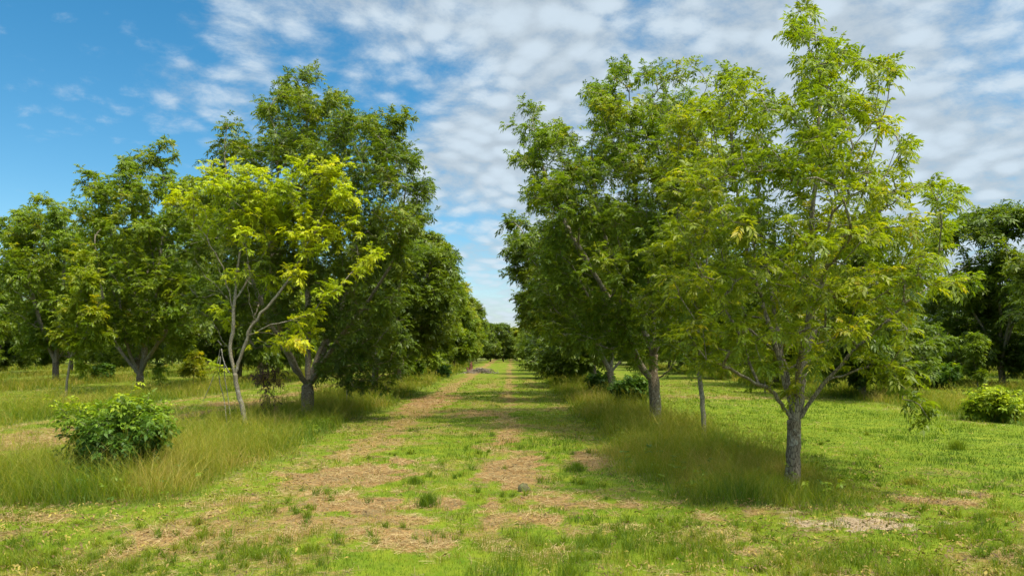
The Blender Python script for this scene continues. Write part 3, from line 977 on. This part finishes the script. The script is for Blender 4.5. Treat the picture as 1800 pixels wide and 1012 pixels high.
# left rows
place('dark3', -40.2, 48.5, 'dark tree cut off by the left edge of the picture', 'trees in the far left rows', .95, 1.0)
for k, rx in enumerate(ROWS_L[1:], 1):
    for j in range(14):
        y = 48.5 + 13.5 * j
        if y > 150 or abs(rx) > .72 * y + 6 or (k == 1 and j == 0) or (k == 2 and j <= 1):
            continue
        place(random.choice(['dark1', 'dark2', 'dark3', 'mid1']), rx + random.uniform(-.7, .7), y + random.uniform(-.6, .6), 'dark green orchard tree in the shaded rows far left of the track', 'trees in the far left rows', random.uniform(.9, 1.12) * (1.2 if k == 1 and j == 1 else 1))
# right rows
for k, rx in enumerate(ROWS_R[1:], 1):
    for j in range(14):
        y = 43 + 13.5 * j
        if y > 150 or abs(rx) > .72 * y + 6:
            continue
        nm = 'trees in the far right rows'
        lab = 'dark green orchard tree in the shaded rows far right of the track'
        if k == 1 and j == 0:
            lab = 'dark tree with a low crown directly behind the nearest right tree'
        if k == 2 and j == 1:
            lab = 'dark tree with a thick black trunk near the right edge, behind the small bright bush'
        place(random.choice(['dark1', 'dark2', 'dark3']), rx + random.uniform(-.5, .5) + (2.4 if k == 2 and j == 1 else 0), y, lab, nm, (1.18 if k == 2 and j == 1 else .95 if k == 1 else .92) * random.uniform(.96, 1.06))
# young trees
for (kind, px, py, sc, lab) in [('young', 1718, 686, .8, 'young grey green tree in front of the dark right edge tree'), ('youngy', 340, 682, .85, 'small yellow green sapling on a thin pale stem, left of the yellow sapling'),
                                ('young', 693, 672, 1.0, 'young olive tree with thin stem on the left verge, right of the dark drooping tree'), ('young', 727, 668, .9, 'young bushy tree on the left verge nearest the track'),
                                ('young', 1590, 668, .9, 'young olive tree under the dark right trees'), ('youngy', 1345, 690, 1.1, 'small yellow leaved sapling under the nearest right tree')]:
    x, y = gp(px, py)
    place(kind, x, y, lab, 'young trees between the rows', sc)
for kname in protos:
    if kname not in used:
        place(kname, 60, 160, 'far orchard tree', 'trees in the far right rows')


# ------------------------------------------------------------------ bushes
def build_bush(x, y, w, h, label, n, seed, tint=.5, ll=.14, toplight=.5, mat='leaf_bush'):
    r = np.random.default_rng(seed)
    z0 = float(gh(x, y)) - .03
    base = (x, y, z0)
    limbs = [[np.array([x, y, z0 - .05]), np.array([x, y, z0 + .12])]]
    for i in range(9):
        a = r.uniform(0, 6.28)
        q = w * .5 * r.uniform(.4, .8)
        limbs.append([np.array([x, y, z0 + .1]), np.array([x + math.cos(a) * q * .5, y + math.sin(a) * q * .5, z0 + h * .4]), np.array([x + math.cos(a) * q, y + math.sin(a) * q, z0 + h * r.uniform(.55, .85)])])
    pts = []
    for i in range(24):
        a, q = r.uniform(0, 6.28), math.sqrt(r.random()) * w * .5 * .8
        hh = h * (1 - .5 * (q / (w * .5)) ** 2) * r.uniform(.22, 1.0)
        c = np.array([x + math.cos(a) * q, y + math.sin(a) * q, z0 + hh])
        m = max(4, int(n / 24 * r.uniform(.5, 1.5)))
        pts.append(c + r.normal(0, 1, (m, 3)) * np.array([.12, .12, .10]) * w * .55 * r.uniform(.5, 1.3))
    for i in range(int(16 + w * 8)):
        a, q = r.uniform(0, 6.28), math.sqrt(r.random()) * w * .42
        p0 = np.array([x + math.cos(a) * q * .7, y + math.sin(a) * q * .7, z0 + h * .45])
        p1 = np.array([x + math.cos(a) * q * 1.45, y + math.sin(a) * q * 1.45, z0 + h * r.uniform(.55, 1.15) * (1 - .3 * (q / (w * .5)) ** 2)])
        pts.append(p0 + (p1 - p0) * np.linspace(.2, 1, 6)[:, None] + r.normal(0, .03, (6, 3)))
    att = np.concatenate(pts)
    att[:, 2] = np.clip(att[:, 2], z0 + .15, z0 + h * 1.12)
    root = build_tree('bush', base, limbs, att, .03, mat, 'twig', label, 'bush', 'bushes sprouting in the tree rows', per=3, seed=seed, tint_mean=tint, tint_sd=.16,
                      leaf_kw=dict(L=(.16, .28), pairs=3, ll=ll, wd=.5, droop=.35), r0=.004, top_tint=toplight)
    return root


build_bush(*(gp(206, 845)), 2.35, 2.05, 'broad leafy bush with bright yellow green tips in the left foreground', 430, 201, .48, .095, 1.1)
build_bush(*(gp(1110, 714)), 1.75, 1.6, 'dark green bush tucked left of the scaly trunk in the right row', 420, 202, .32, .14, .35)
build_bush(*(gp(1057, 692)), 1.5, 1.3, 'smaller dark green bush between two trunks in the right row', 200, 203, .34, .2, .3)
build_bush(*(gp(1748, 738)), 2.2, 1.35, 'bright yellow green bush near the right edge', 420, 204, .78, .13, .5)
build_bush(*(gp(1652, 682)), 3.0, 1.7, 'wide green bush under the dark trees on the right', 220, 205, .42, .24, .4)
build_bush(*(gp(1017, 668)), 2.2, 1.3, 'faint pale green bush beside the far right trunks', 140, 206, .6, .26, .3)
build_bush(*(gp(720, 668)), 2.4, 1.8, 'green bush at the foot of the young trees on the left verge', 160, 207, .5, .26, .4)
build_bush(*(gp(182, 670)), 1.6, 1.4, 'small dark shrub in the grass left of the V forked tree', 110, 208, .3, .24, .2)
build_bush(*(gp(770, 664)), 2.0, 1.2, 'low dark shrub beside the left verge trunks', 110, 209, .3, .26, .2)

# ------------------------------------------------------------------ stake, stump, brush mound, clod
x, y = gp(609, 714)
V, Q = tube(resample([(0, 0, -.1), (.02, 0, .6), (.01, 0, 1.3)], .15), [.035, .03, .028], 7)
o = np_mesh('stake', V, Q, mat=M['dead_wood'], smooth=True)
o.location = (x, y, float(gh(x, y)))
tag(o, 'thin pale stake standing in the grass under the largest left tree', 'stake')

x, y = gp(827, 651)
y = 88.0
x = (827 - CX) / F * y
st = empty('tree_stump', (x, y, float(gh(x, y)) - .05))
parts = []
rs = np.random.default_rng(5)
tvv, tqq, tn = [], [], 0
for (px, tilt, hh, rr) in [(0, .10, 1.45, .26), (.18, -.12, 1.0, .2), (-.2, -.25, .8, .17), (.32, .35, .6, .12)]:
    pts = resample([(px, 0, -.1), (px + tilt * .5, .05, hh * .5), (px + tilt, .02, hh)], .12)
    V, Q = tube(pts, [rr * 1.5, rr, rr * .75, rr * .15], 9)
    V += rs.normal(0, .025, V.shape)
    tvv.append(V); tqq.append(Q + tn); tn += len(V)
np_mesh('broken_trunk', np.concatenate(tvv), np.concatenate(tqq), mat=M['rotten'], parent=st)
tag(st, 'reddish brown rotten tree stump at the left edge of the track in the distance', 'stump')

# mound of cut brush beside it
mx, my = (845 - CX) / F * 86.0, 86.0
rr_ = np.random.default_rng(6)
tvv, tqq, tn = [], [], 0
for k in range(170):
    a = rr_.uniform(0, 6.28)
    q = abs(rr_.normal(0, .5))
    c = np.array([math.cos(a) * q * 2.3, math.sin(a) * q * 1.5, max(.02, .55 * math.exp(-q * q * 2.2)) * rr_.uniform(.3, 1.1)])
    dd = rr_.normal(0, 1, 3) * [1, 1, .18]
    dd /= np.linalg.norm(dd)
    L_ = rr_.uniform(.5, 1.3)
    V, Q = tube(resample([c - dd * L_ / 2, c + rr_.normal(0, .05, 3), c + dd * L_ / 2], .3), [.045, .035, .02], 5)
    V[:, 2] = np.maximum(V[:, 2], -.03)
    tvv.append(V); tqq.append(Q + tn); tn += len(V)
o = np_mesh('brush_pile', np.concatenate(tvv), np.concatenate(tqq), mat=M['twig'])
o.location = (mx, my, float(gh(mx, my)))
tag(o, 'low heap of cut grey brown brush beside the rotten stump', 'brush pile')

# ------------------------------------------------------------------ ground sheet
xs = np.concatenate([-np.geomspace(26, 1500, 60)[::-1], np.arange(-25.9, 26, .13), np.geomspace(26.1, 1500, 60)])
ys = np.concatenate([np.linspace(-60, 5, 24), np.arange(5.2, 30, .13), np.geomspace(30.1, 2500, 190)])
X, Y = np.meshgrid(xs, ys)
x, y = X.ravel(), Y.ravel()
tall, dry, sand = fields(x, y)
z = gh(x, y) + (sand * -.04) + dry * .015 * vnoise(x * 6, y * 6, 77)
nx, ny = len(xs), len(ys)
i0 = (np.arange(ny - 1)[:, None] * nx + np.arange(nx - 1)[None, :])
quads = np.stack([i0, i0 + 1, i0 + nx + 1, i0 + nx], -1).reshape(-1, 4)
m, t = new_mat('orchard_ground')
co = t.n('ShaderNodeTexCoord').outputs['Object']
A = lambda nm: t.n('ShaderNodeAttribute', attribute_name=nm).outputs['Fac']
n_f = t.noise(co, 9, 5, .65)
n_m = t.noise(co, 1.6, 4, .6)
n_g = t.noise(co, .35, 3, .5)
grn = t.ramp(n_m, [(.3, (.052, .092, .005)), (.5, (.095, .138, .006)), (.7, (.155, .172, .012))])
grn = t.mix(t.smooth(n_f, .35, .7, 0, .5), grn, (.15, .165, .016))
strw = t.ramp(t.noise(co, 14, 5, .7), [(.3, (.10, .055, .022)), (.5, (.22, .128, .048)), (.72, (.34, .21, .08))])
tl = t.ramp(n_m, [(.3, (.065, .085, .016)), (.7, (.15, .155, .035))])
dm = t.smooth(t.math('ADD', A('dry'), t.math('MULTIPLY', t.math('SUBTRACT', n_f, .5), .9)), .22, .75)
c = t.mix(A('tall'), grn, tl)
c = t.mix(dm, c, strw)
snd = t.ramp(n_f, [(.3, (.21, .145, .085)), (.7, (.37, .275, .175))])
sm = t.smooth(t.math('ADD', A('sand'), t.math('MULTIPLY', t.math('SUBTRACT', n_f, .5), .9)), .3, .7)
c = t.mix(sm, c, snd)
bmp = t.n('ShaderNodeBump', ins={'Height': t.noise(co, 26, 4, .7), 'Strength': .6, 'Distance': .03})
p = t.n('ShaderNodeBsdfPrincipled', ins={'Base Color': c, 'Roughness': .95, 'Specular IOR Level': .08, 'Normal': bmp.outputs[0]})
t.n('ShaderNodeOutputMaterial', ins={0: p.outputs[0]})
go = np_mesh('ground', np.stack([x, y, z], 1), quads, mat=m, attrs={'tall': tall, 'dry': dry, 'sand': sand}, smooth=True)
tag(go, kind='structure')

# ------------------------------------------------------------------ grass
gm = leaf_mat('grass_blades', [(0, (.052, .102, .004)), (.3, (.108, .168, .005)), (.55, (.200, .216, .008)), (.78, (.33, .262, .045)), (1, (.45, .315, .105))], .36, .75, .05)


def scatter(n, d0, d1, r, wide=.78, pad=2.5):
    D = d0 * (d1 / d0) ** r.random(n)
    X_ = (r.random(n) * 2 - 1) * (D * wide + pad)
    return X_, D


def blades(x, y, h, w, tint, r, bend=.45):
    """each blade bends over: a quad below and a triangle tip"""
    n = len(x)
    z = gh(x, y) - .01
    a = r.uniform(0, 6.28, n)
    wx, wy = np.cos(a) * w * .5, np.sin(a) * w * .5
    b = r.uniform(0, 6.28, n)
    bl = h * bend * r.uniform(.3, 1.4, n)
    bx, by = np.cos(b) * bl, np.sin(b) * bl
    base = np.stack([x, y, z], 1)
    W3 = np.stack([wx, wy, np.zeros(n)], 1)
    mid = base + np.stack([bx * .32, by * .32, h * .58], 1)
    tip = base + np.stack([bx, by, h], 1)
    V = np.stack([base - W3, base + W3, mid + W3 * .75, mid - W3 * .75, tip], 1).reshape(-1, 3)
    i = np.arange(n) * 5
    Q = np.stack([i, i + 1, i + 2, i + 3], 1)
    T = np.stack([i + 3, i + 2, i + 4], 1)
    return V, Q, T, np.repeat(np.clip(tint, 0, 1), 5)


r = np.random.default_rng(301)
gx, gy = scatter(420000, 8.2, 70, r)
tl_, dr_, sa_ = fields(gx, gy)
clump = fbm(gx * 1.1, gy * .8, 71, 3)
fine = fbm(gx * 4.0, gy * 3.0, 73, 2)
keep = (r.random(len(gx)) > np.clip(dr_ * .80 + sa_ * 1.05, 0, .96)) & (tl_ < .8)
gx, gy, dr_, clump, fine = gx[keep], gy[keep], dr_[keep], clump[keep], fine[keep]
fore = 1 - sstep(gy, 10.2, 13.0)
tuft = sstep(clump * .6 + fine * .4 + .05 * fore, .50, .68)
h = (.03 + .045 * r.random(len(gx)) + (.12 + .07 * fore) * tuft * r.uniform(.5, 1.2, len(gx))) * (1 - .35 * dr_)
w = np.maximum(.005, .00062 * gy) * r.uniform(.7, 1.3, len(gx))
tint = .33 + (fbm(gx * .5, gy * .35, 75, 3) - .5) * .9 + (fine - .5) * .35 + r.normal(0, .11, len(gx)) - .08 * tuft + dr_ * .36
gl = sstep(gx, 6.8, 8.5) * (1 - sstep(gx, 17, 20)) * sstep(gy, 14.5, 17) * (1 - sstep(gy, 36, 42))
tint = tint - .08 * gl
tint = np.where(r.random(len(gx)) < .14 - .10 * gl, tint + .32, tint)
V, Q, T, tt = blades(gx, gy, h, w, tint, r)
tag(np_mesh('mown_grass', V, Q, T, mat=gm, attrs={'tint': tt}), 'short mown green grass with straw mixed in over the orchard floor', 'grass', kind='stuff')

gx, gy = scatter(620000, 12.5, 130, r, .76, 3)
tl_, dr_, sa_ = fields(gx, gy)
keep = (tl_ > .12 + .7 * r.random(len(gx)))
gx, gy, tl_ = gx[keep], gy[keep], tl_[keep]
n1 = fbm(gx * .8, gy * .6, 81, 3)
near = 1 - .42 * sstep(gx, 4.2, 6.2) * (1 - sstep(gy, 15.5, 18.5)) * (gx < 9)
near = near * (1 + .30 * (gx < -5) * (1 - sstep(gy, 17, 24)))
h = (.20 + .46 * r.random(len(gx)) ** 1.2) * (.45 + 1.15 * n1) * (.22 + .85 * tl_) * near
coarse = r.random(len(gx)) < .14
w = np.maximum(.0045, .00052 * gy) * r.uniform(.6, 1.3, len(gx)) * np.where(coarse, 1.9, 1)
h = h * np.where(coarse, .75, 1)
tint = .50 - .12 * coarse + (fbm(gx * .45, gy * .3, 83, 3) - .5) * .9 + (fbm(gx * 1.9, gy * 1.4, 87, 2) - .5) * .5 + r.normal(0, .12, len(gx)) + (h - .45) * .30
V, Q, T, tt = blades(gx, gy, h, w, tint, r, .85)
tag(np_mesh('tall_grass', V, Q, T, mat=gm, attrs={'tint': tt}), 'tall olive seeding grass left standing along the tree rows', 'grass', kind='stuff')
# open seed heads: fine pale stems with a few branchlets above the blades
k = r.random(len(gx)) < .14 * sstep(fbm(gx * .5, gy * .35, 85, 2), .3, .6)
sx, sy, sh = gx[k], gy[k], h[k] * r.uniform(1.1, 1.55, k.sum()) + .08
z0 = gh(sx, sy)
ww_ = np.maximum(.003, .00036 * sy)
lean = r.normal(0, .22, (len(sx), 2)) * sh[:, None]
sv, sq = [], []
for q in range(5):
    f0 = 0.15 if q == 0 else .55 + .1 * q
    f1 = 1.0 if q == 0 else f0 + .16
    ang = r.uniform(0, 6.28, len(sx))
    out = (0 if q == 0 else .16) * sh
    a0 = np.stack([sx + lean[:, 0] * f0 ** 2, sy + lean[:, 1] * f0 ** 2, z0 + sh * f0], 1)
    a1 = np.stack([sx + lean[:, 0] * f1 ** 2 + np.cos(ang) * out, sy + lean[:, 1] * f1 ** 2 + np.sin(ang) * out, z0 + sh * f1], 1)
    a2 = r.uniform(0, 6.28, len(sx))
    wv_ = np.stack([np.cos(a2) * ww_, np.sin(a2) * ww_, 0 * ww_], 1) * .5
    sv.append(np.stack([a0 - wv_, a0 + wv_, a1 + wv_ * .6, a1 - wv_ * .6], 1).reshape(-1, 3))
V = np.concatenate(sv)
tag(np_mesh('seed_heads', V, np.arange(len(V)).reshape(-1, 4), mat=gm, attrs={'tint': np.clip(np.repeat(.62 + r.normal(0, .10, len(V) // 4), 4), 0, 1)}), 'pale feathery seed heads over the tall grass along the rows', 'grass', kind='stuff')

# lush clumps of longer lawn grass toward the front
cx_, cy_ = scatter(5200, 8.2, 26, r)
tl_, dr_, sa_ = fields(cx_, cy_)
cn = fbm(cx_ * .55 + 3, cy_ * .7, 95, 3)
pr = sstep(cn, .48, .62) * (1 - .75 * dr_) * (1 - np.minimum(1, sa_ * 2)) * (tl_ < .4) * (.10 + .90 * (1 - sstep(cy_, 11.5, 16)))
kp = r.random(len(cx_)) < pr
cx_, cy_, cn = cx_[kp], cy_[kp], cn[kp]
nb = 46
size = r.uniform(.6, 1.4, len(cx_)) * np.interp(cy_, [8, 12, 26], [1.1, .95, .8])
ang = r.uniform(0, 6.28, (len(cx_), nb))
q = np.abs(r.normal(0, .055, (len(cx_), nb))) * size[:, None]
bx_, by_ = (cx_[:, None] + np.cos(ang) * q).ravel(), (cy_[:, None] + np.sin(ang) * q).ravel()
hh = (r.uniform(.08, .20, (len(cx_), nb)) * size[:, None]).ravel()
tn = np.repeat(.34 + (fbm(cx_ * .9, cy_ * .7, 97, 2) - .5) * .5 + r.normal(0, .06, len(cx_)), nb) + r.normal(0, .07, len(bx_))
V, Q, T, tt = blades(bx_, by_, hh, np.maximum(.0065, .0007 * by_) * r.uniform(.7, 1.3, len(bx_)), tn, r, .8)
tag(np_mesh('lawn_tufts', V, Q, T, mat=gm, attrs={'tint': tt}), 'lush green clumps of longer lawn grass in the foreground', 'grass', kind='stuff')

# hay: cut straws lying about
hm = leaf_mat('dry_straw', [(0, (.11, .058, .026)), (.5, (.25, .142, .058)), (1, (.42, .275, .12))], .12, .75, .2)
gx, gy = scatter(420000, 8.2, 60, r)
tl_, dr_, sa_ = fields(gx, gy)
keep = r.random(len(gx)) < np.clip(dr_ * .85 - .12, 0, 1) * (tl_ < .5)
gx, gy, dr_ = gx[keep], gy[keep], dr_[keep]
n = len(gx)
pile = fbm(gx * 1.7, gy * 1.7, 91, 3)
z = gh(gx, gy) + .012 + .09 * dr_ * sstep(pile, .45, .7) * r.random(n)
a = r.uniform(0, 6.28, n)
L_ = r.uniform(.07, .24, n)
w = np.maximum(.004, .0005 * gy) * r.uniform(.7, 1.3, n)
d3 = np.stack([np.cos(a), np.sin(a), r.normal(0, .22, n)], 1)
s3 = np.stack([-np.sin(a), np.cos(a), r.normal(0, .4, n)], 1)
c3 = np.stack([gx, gy, z], 1)
V = np.stack([c3 - d3 * L_[:, None] / 2 - s3 * w[:, None] / 2, c3 - d3 * L_[:, None] / 2 + s3 * w[:, None] / 2,
              c3 + d3 * L_[:, None] / 2 + s3 * w[:, None] / 2, c3 + d3 * L_[:, None] / 2 - s3 * w[:, None] / 2], 1).reshape(-1, 3)
tint = np.repeat(np.clip(.5 + (pile - .5) * 1.4 + r.normal(0, .2, n), 0, 1), 4)
tag(np_mesh('cut_hay', V, np.arange(4 * n).reshape(-1, 4), mat=hm, attrs={'tint': tint}), 'dry brown hay left lying in patches on the track', 'hay', kind='stuff')

# broad leaved weeds standing in the tall grass
gx, gy = scatter(26000, 12.8, 60, r, .76, 3)
tl_, dr_, sa_ = fields(gx, gy)
kp = (tl_ > .35) & (r.random(len(gx)) < .22 * sstep(fbm(gx * .8, gy * .6, 89, 2), .4, .65) + .02)
gx, gy = gx[kp], gy[kp]
oz = gh(gx, gy) + r.uniform(.08, .5, len(gx))
dd = r.normal(0, 1, (len(gx), 3)) * [1, 1, .2] + [0, 0, .5]
V, Q, T = compound_leaves(np.stack([gx, gy, oz], 1), dd, .45 + r.normal(0, .15, len(gx)), r, L=(.12, .26), pairs=3, ll=.075, wd=.5)
tag(np_mesh('weeds', V, Q, mat=M['leaf_mid'], attrs={'tint': T}), 'broad leaved weeds mixed into the tall grass along the rows', 'weeds', kind='stuff')

# fallen leaflets lying about, thickest under the crowns
gx, gy = scatter(40000, 8.5, 60, r)
und = np.full(len(gx), .015)
for rx in (-9.0, 6.0):
    und = np.maximum(und, np.exp(-((gx - rx) / 4.0) ** 2))
kp = r.random(len(gx)) < und * .5
gx, gy = gx[kp], gy[kp]
V, Q, T = compound_leaves(np.stack([gx, gy, gh(gx, gy) + .05 + .04 * r.random(len(gx))], 1), r.normal(0, 1, (len(gx), 3)) * [1, 1, .1], r.random(len(gx)), r, L=(.05, .12), pairs=1, ll=.075, droop=.1)
V[:, 2] = np.maximum(V[:, 2], gh(V[:, 0], V[:, 1]) + .012)
lm = leaf_mat('fallen_leaves', [(0, (.08, .045, .022)), (.5, (.18, .12, .04)), (1, (.32, .24, .045))], .1, .7, .2)
tag(np_mesh('fallen_leaves', V, Q, mat=lm, attrs={'tint': T}), 'fallen yellow and brown leaflets scattered under the trees', 'leaf litter', kind='stuff')

# single bright tufts one can point to
for (px, py, hh, ww, tn_, lab) in [(752, 888, .34, .26, .26, 'dark green grass tuft on the straw in the middle foreground'), (1013, 825, .28, .26, .30, 'green grass tuft at the right side of the track'),
                                   (1682, 790, .38, .32, .40, 'spreading grass tuft on the lawn at the right, nearer than the right bush'), (1602, 848, .2, .26, .62, 'yellow green grass tuft beside the bare patch on the right'),
                                   (728, 850, .22, .24, .30, 'smaller green tuft just behind the dark foreground tuft')]:
    x0, y0 = gp(px, py)
    k = 420
    q = np.minimum(np.abs(r.normal(0, .5, k)), .95) * ww
    a = r.uniform(0, 6.28, k)
    lx, ly = np.cos(a) * q, np.sin(a) * q
    V, Q, T, tt = blades(x0 + lx, y0 + ly, hh * r.uniform(.45, 1.0, k), np.full(k, .009), tn_ + r.normal(0, .07, k), r, .55)
    zz0 = float(gh(x0, y0))
    o = np_mesh('grass_tuft', V - np.array([x0, y0, zz0]), Q, T, mat=gm, attrs={'tint': tt})
    o.location = (x0, y0, zz0)
    tag(o, lab, 'grass tuft', 'single grass tufts')

# the clod on the track
x0, y0 = gp(921, 860)
rs = np.random.default_rng(8)
ph = np.linspace(0, math.pi, 14)
th = np.linspace(0, 2 * math.pi, 19)[:-1]
V = []
for p_ in ph:
    for t_ in th:
        rad = .11 * (1 + .45 * vnoise(np.array([t_ * 1.6]), np.array([p_ * 2.2]), 3)[0])
        V.append((math.sin(p_) * math.cos(t_) * rad, math.sin(p_) * math.sin(t_) * rad * .8, max(-.04, math.cos(p_) * rad * 1.0 + .03)))
V = np.array(V) + rs.normal(0, .006, (len(V), 3))
i0 = np.arange(13)[:, None] * 18
s0 = np.arange(18)[None, :]
Q = np.stack([i0 + s0, i0 + 18 + s0, i0 + 18 + (s0 + 1) % 18, i0 + (s0 + 1) % 18], -1).reshape(-1, 4)
em, t = new_mat('mossy_clod')
co = t.n('ShaderNodeTexCoord').outputs['Object']
c = t.ramp(t.noise(co, 14, 5, .7), [(.35, (.06, .04, .02)), (.55, (.10, .09, .03)), (.7, (.10, .13, .03))])
p = t.n('ShaderNodeBsdfPrincipled', ins={'Base Color': c, 'Roughness': .95})
t.n('ShaderNodeOutputMaterial', ins={0: p.outputs[0]})
o = np_mesh('earth_clod', V, Q, mat=em)
o.location = (x0, y0, float(gh(x0, y0)))
tag(o, 'small dark mossy clod on the straw in the middle of the track', 'clod')
